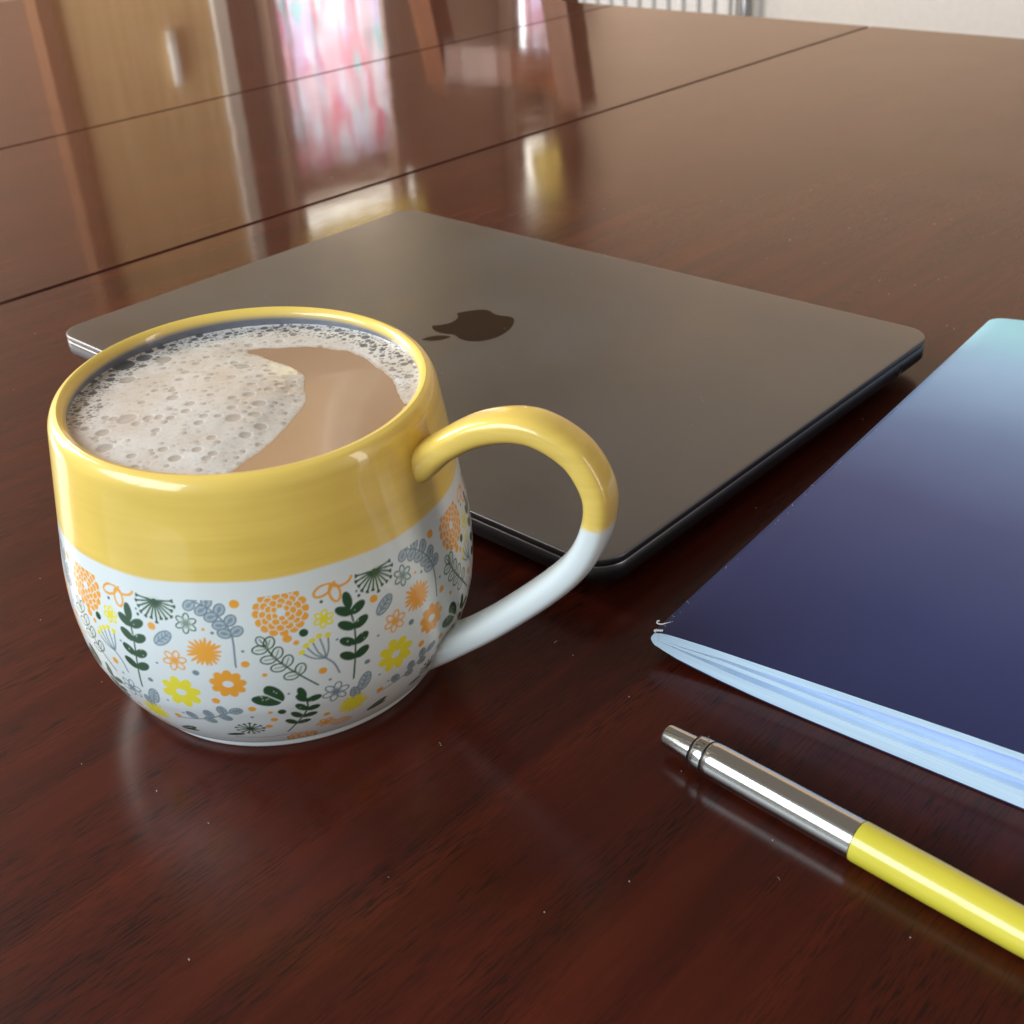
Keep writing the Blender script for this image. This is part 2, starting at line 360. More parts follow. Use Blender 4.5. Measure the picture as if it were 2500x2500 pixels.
# ================================================================== MUG
MUG = (-0.0651, 0.2752)
HAZ = math.radians(-25)
TX, TY, ZTOP = -0.021, 0.0417, 83.5      # the hand-thrown rim is not quite level
def tilt(v):
    v = np.array(v, float); w = (np.clip(v[:, 2] * 1000 / ZTOP, 0, 1.02)) ** 2; v[:, 2] += w * (TX * v[:, 0] + TY * v[:, 1]); return v
mug = tag(empty('mug', (MUG[0], MUG[1], 0)), 'round ceramic mug with yellow band and printed flowers, full of milky coffee', 'mug')
PROF = [(42.2, 0.0), (42.5, 0.5), (42.7, 1.5), (42.9, 2.4), (43.6, 2.9), (44.7, 3.6), (46.7, 6.6), (48.6, 10), (50.2, 13.5), (51.5, 17), (52.6, 20.5), (53.3, 24.5), (53.9, 31), (53.9, 38), (53.3, 45), (52.3, 52), (51.3, 59), (50.3, 66), (49.3, 73), (48.6, 78), (48.2, 80.3), (47.6, 81.8), (46.8, 82.9), (45.5, 83.5)]
NA, NZ = 1440, 330
pp = catmull(PROF, 3000); arc = np.concatenate([[0], np.cumsum(np.linalg.norm(np.diff(pp, axis=0), axis=1))])
ai = np.linspace(0, arc[-1], NZ); pr = np.interp(ai, arc, pp[:, 0]); pz = np.interp(ai, arc, pp[:, 1])

# --- printed pattern, painted on a tile of PER degrees; x in mm (0.9 mm per degree), y = arc length in mm
PER = 58.0; KX = 0.9; PX = 14
TWD, THT = PER * KX, 64.0
tw, thh = int(TWD * PX), int(THT * PX)
tile = np.ones((thh, tw, 4), np.float32); tile[..., 3] = 0; tile[..., :3] = 0
def _paint(cx, cy, rad, sdf, col, alpha=1.0):
    for sh in (-TWD, 0, TWD, 2 * TWD, 3 * TWD):
        x0 = int((cx + sh - rad) * PX) - 2; x1 = int((cx + sh + rad) * PX) + 3; y0 = max(int((cy - rad) * PX) - 2, 0); y1 = min(int((cy + rad) * PX) + 3, thh)
        x0c, x1c = max(x0, 0), min(x1, tw)
        if x0c >= x1c or y0 >= y1: continue
        gx, gy = np.meshgrid((np.arange(x0c, x1c) + 0.5) / PX - sh, (np.arange(y0, y1) + 0.5) / PX)
        a = np.clip(0.5 - (sdf(gx, gy) - 0.05) * PX * 0.35, 0, 1) * alpha
        if col is None:
            tile[y0:y1, x0c:x1c, 3] *= (1 - a)
        else:
            t_ = tile[y0:y1, x0c:x1c]; A0 = t_[..., 3] * (1 - a); An = A0 + a + 1e-6
            t_[..., :3] = (t_[..., :3] * A0[..., None] + np.array(col, np.float32) * a[..., None]) / An[..., None]; t_[..., 3] = np.minimum(An, 1)
OR = (0.90, 0.40, 0.05); YE = (0.88, 0.76, 0.05); GN = (0.028, 0.085, 0.038); GY = (0.20, 0.27, 0.32); LG = (0.60, 0.70, 0.62); LB = (0.45, 0.53, 0.58)
X = lambda az: (az + 120.0) * KX
def ell(x, y, a, b, ang=0, col=OR, line=None, alpha=1.0):
    c, s = math.cos(ang), math.sin(ang)
    def sdf(gx, gy):
        u = (gx - x) * c + (gy - y) * s; v = -(gx - x) * s + (gy - y) * c
        k = np.sqrt((u / a) ** 2 + (v / b) ** 2) + 1e-6; g = np.sqrt((u / a ** 2) ** 2 + (v / b ** 2) ** 2) + 1e-6
        d = k * (k - 1) / g
        return d if line is None else np.abs(d) - line
    _paint(x, y, max(a, b) + (line or 0) + 0.2, sdf, col, alpha)
def seg(x0, y0, x1, y1, w, col, alpha=1.0):
    def sdf(gx, gy):
        dx, dy = x1 - x0, y1 - y0; t = np.clip(((gx - x0) * dx + (gy - y0) * dy) / (dx * dx + dy * dy + 1e-9), 0, 1)
        return np.hypot(gx - x0 - t * dx, gy - y0 - t * dy) - w
    _paint((x0 + x1) / 2, (y0 + y1) / 2, math.hypot(x1 - x0, y1 - y0) / 2 + w + 0.2, sdf, col, alpha)
def poly(pts, w, col):
    for a, b in zip(pts[:-1], pts[1:]): seg(*a, *b, w, col)
def leaf(x, y, ln, wd, ang, col, line=None, vein=None, alpha=1.0):
    """leaf growing from (x, y) in direction ang"""
    cx, cy = x + math.cos(ang) * ln / 2, y + math.sin(ang) * ln / 2
    ell(cx, cy, ln / 2, wd / 2, ang, col, line, alpha)
    if vein: seg(x, y, x + math.cos(ang) * ln * 0.75, y + math.sin(ang) * ln * 0.75, 0.09, vein)
def fern(stem, n, ln, wd, col, lean=0.9):
    P = catmull(stem, 40); poly([tuple(q) for q in P], 0.16, col)
    for k in range(n):
        q = P[int(6 + 30 * k / n)] if n > 3 else P[int(10 + 24 * k / n)]
        d = P[10] - P[20]; a0 = math.atan2(d[1], d[0])
        for sg in (-1, 1): leaf(q[0], q[1], ln * (0.85 + 0.2 * random.random()), wd, a0 + sg * lean, col)
    d = P[0] - P[6]; leaf(P[3][0], P[3][1], ln * 1.05, wd * 0.95, math.atan2(d[1], d[0]), col)
    for _ in range(3 * n):
        q = P[random.randint(3, 30)]; ell(q[0] + random.uniform(-2.3, 2.3), q[1] + random.uniform(-1, 1), 0.10, 0.13, 0, LG, alpha=0.8)
def outline_flower(x, y, r, n, col, w=0.14, rot=0.0):
    for k in range(n):
        a = rot + 2 * math.pi * k / n; ell(x + math.cos(a) * r * 0.58, y + math.sin(a) * r * 0.58, r * 0.44, r * 0.26, a, col, w)
        seg(x, y, x + math.cos(a) * r * 0.45, y + math.sin(a) * r * 0.45, w * 0.55, col)
    ell(x, y, r * 0.13, r * 0.13, 0, col)
def filled_flower(x, y, r, n, col, hole, rot=0.2, fat=0.34):
    ell(x, y, r * 0.62, r * 0.62, 0, col)
    for k in range(n):
        a = rot + 2 * math.pi * k / n; ell(x + math.cos(a) * r * 0.66, y + math.sin(a) * r * 0.66, r * fat, r * fat * 0.72, a, col)
    ell(x, y, r * hole, r * hole * 0.8, 0.0, None)
def daisy(x, y, r, n, col):
    ell(x, y, r * 0.45, r * 0.45, 0, col)
    for k in range(n):
        a = 0.1 + 2 * math.pi * k / n + random.uniform(-0.06, 0.06); l = r * random.uniform(0.86, 1.05)
        ell(x + math.cos(a) * l * 0.6, y + math.sin(a) * l * 0.6, l * 0.42, r * 0.085, a, col)
def chrys(x, y, r, col):
    for ring, (rr, n, sz) in enumerate(((0.92, 16, 0.155), (0.68, 13, 0.14), (0.46, 9, 0.13), (0.27, 6, 0.10))):
        for k in range(n):
            a = 2 * math.pi * (k + 0.5 * (ring % 2)) / n + random.uniform(-0.05, 0.05)
            px, py = x + math.cos(a) * r * rr, y + math.sin(a) * r * rr
            ell(px, py, r * sz * 1.12 + 0.16, r * sz * 1.18 + 0.16, a, None); ell(px, py, r * sz, r * sz * 1.08, a, col)
    ell(x, y, r * 0.17, r * 0.17, 0, None)
def dandelion(x, y, r, col, a0=math.pi * 1.0, a1=math.pi * 2.0, n=11):
    ell(x, y - (0.35 * r if a1 - a0 < 5 else 0), r * 0.75, r * 0.55, 0, LG, alpha=0.45)
    for k in range(n):
        a = a0 + (a1 - a0) * k / (n - 1); l = r * random.uniform(0.85, 1.08)
        ex, ey = x + math.cos(a) * l, y + math.sin(a) * l; seg(x, y, ex, ey, 0.17, col)
        for da in (-0.6, 0, 0.6): seg(ex, ey, ex + math.cos(a + da) * 0.55, ey + math.sin(a + da) * 0.6, 0.15, col)
    ell(x, y, 0.6, 0.45, 0, col)
def veined(x, y, ln, wd, ang):
    ell(x, y, ln / 2, wd / 2, ang, LB); ell(x, y, ln / 2, wd / 2, ang, GY, 0.13)
    seg(x - math.cos(ang) * ln * 0.5, y - math.sin(ang) * ln * 0.5, x + math.cos(ang) * ln * 0.42, y + math.sin(ang) * ln * 0.42, 0.10, GY)
    for k in (-0.25, -0.02, 0.2):
        for sg in (-1, 1):
            bx, by = x + math.cos(ang) * ln * k, y + math.sin(ang) * ln * k
            seg(bx, by, bx + math.cos(ang + sg * 0.8) * wd * 0.42, by + math.sin(ang + sg * 0.8) * wd * 0.42, 0.12, GY)
chrys(X(-77.6), 54.6, 5.9, OR)
# three petalled outline blossom
for a in (math.radians(200), math.radians(-85), math.radians(12)):
    ell(X(-63.7) + math.cos(a) * 2.6, 58.3 + math.sin(a) * 2.1, 2.3, 1.25, a, OR, 0.27)
dandelion(X(-51.8), 57.9, 4.9, GN, math.pi * 0.97, math.pi * 2.03, 13)
outline_flower(X(-67.5), 50.4, 2.3, 6, YE, 0.2, 0.3)
fern([(X(-60.6), 52.6), (X(-60.2), 44.2), (X(-62.2), 30.5)], 4, 4.3, 2.35, GN, 1.0)
# umbel
for az_, ar_ in ((-74.3, 42.6), (-73.0, 44.2), (-71.3, 45.2), (-69.4, 46.0), (-67.2, 45.6)):
    poly([tuple(q) for q in catmull([(X(-68.6), 39.6), ((X(az_) + X(-68.6)) / 2 + (0.25 if az_ > -70 else -0.25), (ar_ + 39.6) / 2 - 0.6), (X(az_), ar_)], 8)], 0.14, GY)
    ell(X(az_), ar_ + 0.3, 0.75, 0.6, 0.3, YE)
poly([tuple(q) for q in catmull([(X(-68.6), 39.6), (X(-66.8), 37.4), (X(-65.7), 34.0)], 10)], 0.17, GY)
# outline sprig
P_ = catmull([(X(-83.4), 47.6), (X(-80.2), 41.6), (X(-71.6), 32.0)], 40); poly([tuple(q) for q in P_[2:]], 0.15, GN)
for k in (5, 12, 19, 27):
    for sg in (-1, 1):
        leaf(P_[k][0], P_[k][1], 3.3, 2.3, math.radians(125 + sg * 58), GN, 0.14, GN); leaf(P_[k][0], P_[k][1], 2.7, 1.8, math.radians(125 + sg * 58), LG, None, None, 0.3)
leaf(P_[3][0], P_[3][1], 2.9, 2.0, math.radians(118), GN, 0.12, GN)
# blue-grey leafy branch
P_ = catmull([(X(-100.5), 59.4), (X(-94.5), 56.4), (X(-90.6), 50.6), (X(-90.8), 41.1)], 44); poly([tuple(q) for q in P_], 0.16, GY)
for k in (3, 9, 15, 21, 26):
    for sg in (-1, 1):
        d = P_[max(k - 3, 0)] - P_[k + 3]; a = math.atan2(d[1], d[0]) + sg * 1.15
        leaf(P_[k][0], P_[k][1], 3.1, 2.4, a, LB); leaf(P_[k][0], P_[k][1], 3.1, 2.4, a, GY, 0.14, GY)
        leaf(P_[k][0] + math.cos(a) * 0.9, P_[k][1] + math.sin(a) * 0.9, 1.5, 1.0, a, GY, None, None, 0.6)
outline_flower(X(-101.7), 52.9, 2.6, 6, GN, 0.12, 0.4); ell(X(-101.7), 52.9, 1.7, 1.7, 0, LG, alpha=0.35)
veined(X(-108.9), 48.1, 5.6, 2.9, 0.7)
outline_flower(X(-106.6), 42.2, 2.9, 6, OR, 0.16, 0.2)
daisy(X(-98.0), 45.3, 4.2, 19, OR)
filled_flower(X(-107.3), 32.2, 5.1, 8, YE, 0.25)
filled_flower(X(-93.8), 36.0, 4.2, 9, OR, 0.29, 0.1, 0.36)
# heart shaped leaf pair
leaf(X(-81.3), 28.9, 6.3, 3.7, math.radians(118), GN); leaf(X(-81.6), 28.7, 6.8, 3.5, math.radians(163), GN)
seg(X(-81.3), 28.7, X(-85.6), 32.2, 0.13, (0.7, 0.75, 0.72))
for _ in range(10): ell(X(-84.3 + random.uniform(-2.5, 2)), 31.6 + random.uniform(-1.6, 2.6), 0.1, 0.16, 0, LG, alpha=0.8)
veined(X(-59.2), 28.2, 5.8, 2.9, math.radians(68)); veined(X(-120.0), 25.0, 5.0, 2.4, math.radians(100))
# low grey branch
poly([tuple(q) for q in catmull([(X(-113), 20.6), (X(-103), 22.6), (X(-94), 26.8)], 12)], 0.14, GY)
for az_, ar_, an in ((-106.5, 22.2, 120), (-103.2, 22.8, -40), (-101.4, 23.6, 105), (-98.5, 24.4, -35), (-97.3, 25.4, 100), (-95.2, 26.2, 15)):
    veined(X(az_) + 1.3 * math.cos(math.radians(an)), ar_ + 1.3 * math.sin(math.radians(an)), 3.2, 2.2, math.radians(an))
dandelion(X(-92.0), 17.5, 3.0, GN, 0.0, 2 * math.pi, 14)
fern([(X(-75.8), 30.0), (X(-75.4), 24.2), (X(-82.0), 13.1)], 4, 3.7, 2.0, GN, 1.0)
outline_flower(X(-67.3), 28.0, 3.2, 6, GY, 0.15, 0.2)
daisy(X(-62.6), 20.5, 4.3, 20, YE)
leaf(X(-57.5), 12.2, 6.6, 2.4, math.radians(32), GN, None, (0.6, 0.68, 0.6)); leaf(X(-57.5), 11.6, 6.0, 1.8, math.radians(14), GN)
chrys(X(-78.2), 5.8, 4.2, OR); outline_flower(X(-70.6), 14.4, 2.4, 6, OR, 0.25); chrys(X(-66), 11.5, 2.8, OR)
leaf(X(-100), 13.0, 5, 2, 0.2, GN); poly([(X(-98), 10.5), (X(-88), 9.5), (X(-80), 11)], 0.13, GY)
for az_, ar_, r_ in ((-77.2, 47.4, 1.0), (-75.2, 45.9, .62), (-88.4, 41.8, .92), (-84.2, 38.1, .55), (-69.9, 36.1, .95), (-53.6, 50.9, 1.0), (-89.4, 27.2, .9), (-85, 25.2, .55), (-84.6, 21.7, .9), (-86.6, 18.3, .9), (-70.3, 19.3, .85), (-54.3, 21.7, .95), (-88.6, 58, 1.1), (-97.4, 51.6, .35), (-98.2, 30.3, .95), (-72.4, 40.0, .0)):
    if r_: ell(X(az_), ar_, r_, r_ * 0.95, 0, OR)
for az_, ar_, r_ in ((-73.0, 48.1, 1.0), (-82, 24.9, .95), (-67.3, 54.9, .35), (-57.4, 53.3, .35), (-101.5, 39.2, .0)):
    if r_: ell(X(az_), ar_, r_, r_, 0, GN)
for az_, ar_, r_ in ((-58, 34.2, .7), (-68.4, 32.7, .35), (-88.4, 45.5, .35), (-79.3, 31.1, .3), (-65.1, 43.9, .3), (-112.1, 40.5, .3), (-54.7, 28.1, .3), (-51.7, 23.8, .3), (-90.1, 23.8, .4), (-101.5, 39.2, .8), (-95.2, 50.7, .4), (-115.8, 54.6, .3)):
    ell(X(az_), ar_, r_, r_ * 0.9, 0, GY)
tile[int(59.2 * PX):, :, 3] = 0          # the print stops below the band
for r_ in range(8): tile[int((4 + r_ * 0.25) * PX):int((4 + (r_ + 1) * 0.25) * PX), :, 3] *= r_ / 8
tile[:int(4 * PX), :, 3] = 0

azv = np.degrees(2 * np.pi * np.arange(NA) / NA) - 258.0          # the join of the print is at the back
A_, Z_ = np.meshgrid(azv, ai)
tx = (((A_ + 120.55) * KX) % TWD) * PX - 0.5; ty = np.clip(np.interp(Z_, [0, 8.0, 12.2, 19.2, 27.3, 42.5, 55.8, 62, 100], [6.5, 7.5, 14, 22, 30, 45, 58, 64, 100]) * PX - 0.5, 0, thh - 2)
x0 = np.floor(tx).astype(int); fx = (tx - x0)[..., None]; y0 = np.floor(ty).astype(int); fy = (ty - y0)[..., None]
def samp(a, b): return tile[np.clip(b, 0, thh - 1), a % tw]
smp = (samp(x0, y0) * (1 - fx) + samp(x0 + 1, y0) * fx) * (1 - fy) + (samp(x0, y0 + 1) * (1 - fx) + samp(x0 + 1, y0 + 1) * fx) * fy
# alpha-premultiplied blending with the glaze
WHITE = np.array((0.77, 0.815, 0.82), np.float32); YELLOW = np.array((0.86, 0.605, 0.135), np.float32)
smp[..., 3] *= np.clip((Z_ - 4.6) / 1.2, 0, 1)
colr = WHITE * (1 - smp[..., 3:4]) + smp[..., :3] * smp[..., 3:4]
wob = 0.25 * np.sin(np.radians(azv) * 3) + 0.18 * np.sin(np.radians(azv) * 11 + 1)
PZ = np.repeat(pz[:, None], NA, 1)
yb = np.clip((PZ - (57.6 + wob[None, :])) / 0.7, 0, 1)[..., None]
colr = colr * (1 - yb) + YELLOW * yb
colr = np.concatenate([colr, yb], -1).astype(np.float32)          # alpha carries "is yellow"
th_ = np.radians(azv)
vx = pr[:, None] * np.cos(th_)[None] / 1000; vy = pr[:, None] * np.sin(th_)[None] / 1000; vz = PZ / 1000
verts = tilt(np.stack([vx, vy, vz], -1).reshape(-1, 3))
ii, jj = np.meshgrid(np.arange(NZ - 1), np.arange(NA), indexing='ij')
q = np.stack([ii * NA + jj, ii * NA + (jj + 1) % NA, (ii + 1) * NA + (jj + 1) % NA, (ii + 1) * NA + jj], -1).reshape(-1, 4)
def grid_mesh(name, verts, quads, colors, mat, parent, loc=(0, 0, 0)):
    me = bpy.data.meshes.new(name); me.vertices.add(len(verts)); me.vertices.foreach_set('co', verts.astype(np.float32).ravel())
    me.loops.add(len(quads) * 4); me.loops.foreach_set('vertex_index', quads.astype(np.int32).ravel())
    me.polygons.add(len(quads)); me.polygons.foreach_set('loop_start', np.arange(0, len(quads) * 4, 4, dtype=np.int32))
    me.polygons.foreach_set('use_smooth', np.ones(len(quads), bool))
    me.update(calc_edges=True)
    at = me.color_attributes.new('print', 'FLOAT_COLOR', 'POINT'); at.data.foreach_set('color', colors.astype(np.float32).ravel())
    me.materials.append(mat); o = bpy.data.objects.new(name, me); COL.objects.link(o); o.location = loc
    if parent: o.parent = parent
    return o
def glaze(name):
    t = NT(name); at = t.n('ShaderNodeAttribute', attribute_name='print')
    v = t.coord((14, 14, 300)); nz = t.noise(v, 1.0, 4, 0.55)
    v2 = t.coord((22, 22, 45)); nb = t.noise(v2, 1.0, 3, 0.5)
    br = t.ramp(nz, [(0.3, (0.93, 0.91, 0.87)), (0.7, (1.05, 1.05, 1.06))]); br2 = t.ramp(nb, [(0.3, (0.90, 0.88, 0.82)), (0.7, (1.06, 1.06, 1.08))])
    yel = t.mix(1.0, t.mix(1.0, at.outputs['Color'], br, 'MULTIPLY'), br2, 'MULTIPLY')
    t.l(t.mix(at.outputs['Alpha'], at.outputs['Color'], yel), t.b.inputs['Base Color'])
    t.set(Roughness=0.32, Specular_IOR_Level=0.4, Coat_Weight=0.65, Coat_Roughness=0.065, Coat_IOR=1.5)
    w = t.noise(t.coord((1, 1, 1)), 90, 2, 0.4); bp = t.n('ShaderNodeBump'); bp.inputs['Strength'].default_value = 0.10; bp.inputs['Distance'].default_value = 0.002
    t.l(w, bp.inputs['Height']); t.l(bp.outputs[0], t.b.inputs['Coat Normal'])
    return t.m
M_GLAZE = glaze('printed_glaze')
grid_mesh('body', verts, q, colr.reshape(-1, 4), M_GLAZE, mug)
# rim top and inside wall
NI = 240
IN = [(45.5, 83.5), (44.7, 83.4), (44.0, 82.9), (43.6, 82.0), (43.5, 81.0), (43.7, 79.5), (44.2, 76), (46, 64), (48, 50), (48, 35), (45, 15), (36, 6), (0.5, 5)]
pi_ = catmull(IN, 90); ri, zi = pi_[:, 0], pi_[:, 1]
ta = 2 * np.pi * np.arange(NI) / NI
iv = np.stack([ri[:, None] * np.cos(ta), ri[:, None] * np.sin(ta), np.repeat(zi[:, None], NI, 1)], -1).reshape(-1, 3) / 1000
iv = tilt(iv)
ii, jj = np.meshgrid(np.arange(len(ri) - 1), np.arange(NI), indexing='ij')
qi = np.stack([ii * NI + jj, ii * NI + (jj + 1) % NI, (ii + 1) * NI + (jj + 1) % NI, (ii + 1) * NI + jj], -1).reshape(-1, 4)
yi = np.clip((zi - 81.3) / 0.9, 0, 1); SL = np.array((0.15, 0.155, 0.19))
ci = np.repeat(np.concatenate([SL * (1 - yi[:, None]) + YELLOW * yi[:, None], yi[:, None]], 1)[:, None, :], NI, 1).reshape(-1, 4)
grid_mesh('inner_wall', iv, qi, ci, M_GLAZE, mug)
Vt, Ft = lathe([(0.0421, 0.0), (0.0400, 0.0), (0.0395, 0.0018), (0.0005, 0.0020)], 96)
mesh_obj('foot', Vt, Ft, simple('unglazed_foot', (0.78, 0.78, 0.76), 0.6), mug)
# handle: swept rounded strap in the vertical plane through HAZ
HC = [(45.5, 68.0), (49.5, 69.5), (55.0, 73.8), (60.5, 77.6), (65.8, 80.4), (72.2, 82.3), (77.5, 82.7), (81.5, 81.9), (85.7, 80.0), (89.5, 77.2), (92.2, 73.4), (94.0, 69.2), (94.5, 65.4), (94.1, 61.0), (92.4, 55.2), (89.5, 49.4), (85.7, 44.2), (80.0, 38.1), (72.8, 31.3), (65.2, 24.6), (57.3, 18.4), (51.0, 14.2), (45.0, 11.0)]
hc = catmull(HC, 130); nh = 28
hr = []; hcol = []
er = np.array((math.cos(HAZ), math.sin(HAZ), 0)); en = np.array((-math.sin(HAZ), math.cos(HAZ), 0)); ez = np.array((0, 0, 1.0))
for k, (r_, z_) in enumerate(hc):
    t = hc[min(k + 1, 129)] - hc[max(k - 1, 0)]; t /= np.linalg.norm(t); nrm = np.array((-t[1], t[0]))
    f0 = max(0, 1 - k / 14.0); f1 = max(0, 1 - (129 - k) / 16.0)
    hw = 5.5 + 1.6 * f0 ** 2 + 1.6 * f1 ** 2 + 1.4 * max(0, k / 129.0 - 0.45); ht = 3.55 + 2.2 * f0 ** 2 + 1.2 * f1 ** 2
    for a in np.linspace(0, 2 * np.pi, nh, endpoint=False):
        ca, sa = math.cos(a), math.sin(a); e = 2 / 2.9
        dn = ht * math.copysign(abs(ca) ** e, ca); dw = hw * math.copysign(abs(sa) ** e, sa)
        p3 = er * (r_ + nrm[0] * dn) + ez * (z_ + nrm[1] * dn) + en * dw
        hr.append(p3 / 1000); yy = min(max((p3[2] - 60.4) / 0.8, 0), 1)
        if k < 60: yy = 1.0
        hcol.append((*(WHITE * (1 - yy) + YELLOW * yy), yy))
ii, jj = np.meshgrid(np.arange(129), np.arange(nh), indexing='ij')
qh = np.stack([ii * nh + jj, ii * nh + (jj + 1) % nh, (ii + 1) * nh + (jj + 1) % nh, (ii + 1) * nh + jj], -1).reshape(-1, 4)
hd = grid_mesh('handle', np.array(hr), qh, np.array(hcol), M_GLAZE, mug)
bm = bmesh.new(); bm.from_mesh(hd.data); bmesh.ops.recalc_face_normals(bm, faces=bm.faces); bm.to_mesh(hd.data); bm.free()
ss = hd.modifiers.new('smooth', 'SUBSURF'); ss.levels = 1; ss.render_levels = 1

# ================================================================== COFFEE
LZ, LR = 80.4, 44.0
coffee = tag(empty('milky_coffee', (MUG[0], MUG[1], 0)), 'milky coffee with a bubbly froth dome filling the mug', 'coffee')
M_COF = NT('milky_coffee'); M_COF.set(Base_Color=(0.46, 0.235, 0.115, 1), Roughness=0.12, Specular_IOR_Level=0.5, Coat_Weight=0.4, Coat_Roughness=0.03, Subsurface_Weight=0.0)
_n = M_COF.noise(M_COF.coord((1, 1, 1)), 35, 3); M_COF.l(M_COF.ramp(_n, [(0.3, (0.36, 0.222, 0.134)), (0.7, (0.40, 0.25, 0.152))]), M_COF.b.inputs['Base Color'])
Vt, Ft = lathe([(r_ / 1000, z_ / 1000) for r_, z_ in ((35, 60), (43.6, 77), (LR, LZ - 0.1), (LR - 1.2, LZ - 0.42), (0.5, LZ - 0.45))], 128); mesh_obj('liquid', Vt, Ft, M_COF.m, coffee)
# froth height field
G = 0.17; ng = int(2 * LR / G) + 1
gx, gy = np.meshgrid((np.arange(ng) - ng / 2) * G, (np.arange(ng) - ng / 2) * G); gr = np.hypot(gx, gy)
CB = [(-6.0, 27.6), (4.7, 28.5), (21.0, 25.4), (30.3, 15.9), (35.9, 3.5), (39.1, -6.4), (39.7, -13.9), (38.7, -22.3), (33.4, -32.0), (18.4, -41.1), (1.4, -46.2), (7.2, -34.3), (11.9, -24.4), (15.0, -13.6), (15.8, -1.7), (13.5, 9.9), (9.3, 15.5), (1.3, 21.9)]
cb = np.array(CB)
for _k in range(3):      # round the outline of the clear pool
    nx_ = np.roll(cb, -1, 0); cb = np.stack([cb * 0.75 + nx_ * 0.25, cb * 0.25 + nx_ * 0.75], 1).reshape(-1, 2)
inside = np.zeros(gx.shape, bool)
sd = np.full(gx.shape, 1e9)
for a, b in zip(cb, np.roll(cb, -1, 0)):
    cond = ((a[1] > gy) != (b[1] > gy)); xi = (b[0] - a[0]) * (gy - a[1]) / (b[1] - a[1] + 1e-12) + a[0]
    inside ^= cond & (gx < xi)
    d = b - a; t = np.clip(((gx - a[0]) * d[0] + (gy - a[1]) * d[1]) / (d @ d), 0, 1); sd = np.minimum(sd, np.hypot(gx - a[0] - t * d[0], gy - a[1] - t * d[1]))
sd = np.where(inside, -sd, sd)              # positive in froth
def vnoise(scale, seed):
    r2 = np.random.default_rng(seed); n = int(2 * LR / scale) + 4; g = r2.random((n, n)); px_ = (gx + LR) / scale + 1; py_ = (gy + LR) / scale + 1
    x0 = np.clip(px_.astype(int), 0, n - 2); y0 = np.clip(py_.astype(int), 0, n - 2); fx = np.clip(px_ - x0, 0, 1); fy = np.clip(py_ - y0, 0, 1); fx = fx * fx * (3 - 2 * fx); fy = fy * fy * (3 - 2 * fy)
    return (g[y0, x0] * (1 - fx) + g[y0, x0 + 1] * fx) * (1 - fy) + (g[y0 + 1, x0] * (1 - fx) + g[y0 + 1, x0 + 1] * fx) * fy
sd += (vnoise(4.0, 1) - 0.5) * 1.2 + (vnoise(0.9, 2) - 0.5) * 0.25
edge = np.clip(sd / 10.0, 0, 1); edge = edge * edge * (3 - 2 * edge)
dome = 1.4 * np.exp(-(((gx + 8) / 21) ** 2 + ((gy + 9) / 22) ** 2))
hgt = np.where(sd > 0, -0.435 + edge * (0.40 + dome) + np.clip(sd / 2.0, 0, 1) * 0.12 + np.clip(sd / 3, 0, 1) * 0.14 * (vnoise(2.5, 3) - 0.3), -0.9)
hgt += np.clip((gr - (LR - 1.2)) / 1.2, 0, 1) ** 2 * 0.35
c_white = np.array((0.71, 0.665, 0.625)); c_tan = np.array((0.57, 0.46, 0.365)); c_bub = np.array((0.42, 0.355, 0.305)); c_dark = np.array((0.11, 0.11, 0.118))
tanf = np.clip(0.28 + 0.75 * (vnoise(9, 5) - 0.5) + 0.10 * (vnoise(1.0, 6) - 0.5) + 0.25 * np.exp(-((gx - 4) ** 2 + (gy - 4) ** 2) / 120), 0, 1)[..., None]
fc = c_white * (1 - tanf) + c_tan * tanf
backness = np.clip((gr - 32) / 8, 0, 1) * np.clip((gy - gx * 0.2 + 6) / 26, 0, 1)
fc = fc * (1 - 0.25 * backness[..., None]) + np.array((0.72, 0.73, 0.76)) * 0.25 * backness[..., None]  # brighter bluish lighting of the back ring is mixed into the froth colour
thin = np.clip(1 - sd / 1.3 + 0.6 * (vnoise(0.7, 9) - 0.5), 0, 1)[..., None] * (sd < 2.2)[..., None]; fc = fc * (1 - 0.75 * thin) + np.array((0.45, 0.31, 0.20)) * 0.75 * thin
BIG = [(-36.4, 21.2, 3.1), (-31.9, 25.5, 2.2), (-26.1, 23.4, 2.2), (-32.9, 11.3, 2.1), (-37.6, 12.2, 1.3), (-31.5, 29.7, 1.2), (-28.6, 32.0, 1.2), (-25.8, 33.2, 1.0), (-17.4, 36.7, 0.9), (-15.1, 38.7, 0.8), (-11.4, 39.5, 1.0), (-7.8, 38.5, 0.7), (-0.2, -17.0, 1.9), (6.8, -20.9, 1.5), (4.9, -9.6, 1.7), (4.6, -15.4, 1.5), (3.9, -25.1, 1.4), (-26.9, -13.1, 2.5), (-31.2, -19.4, 1.7), (-28.6, -27.4, 2.0), (-21.1, -32.3, 1.2), (-10.6, -34.8, 1.5), (-6.2, -31.4, 1.2), (-8.1, -18.7, 1.2), (-17.7, -3.3, 1.5), (6.0, -1.1, 1.2), (1.5, -4.3, 1.5), (11.2, -13.7, 0.9), (11.6, -18.8, 0.9), (3.0, 34.8, 0.7), (17.4, 32.5, 0.9), (41.0, 3.8, 1.3), (-21.4, -13.9, 1.3), (-15.7, -15.2, 1.1), (-3.5, 15.3, 1.9), (-12.4, -8.0, 1.3)]
bub = list(BIG)
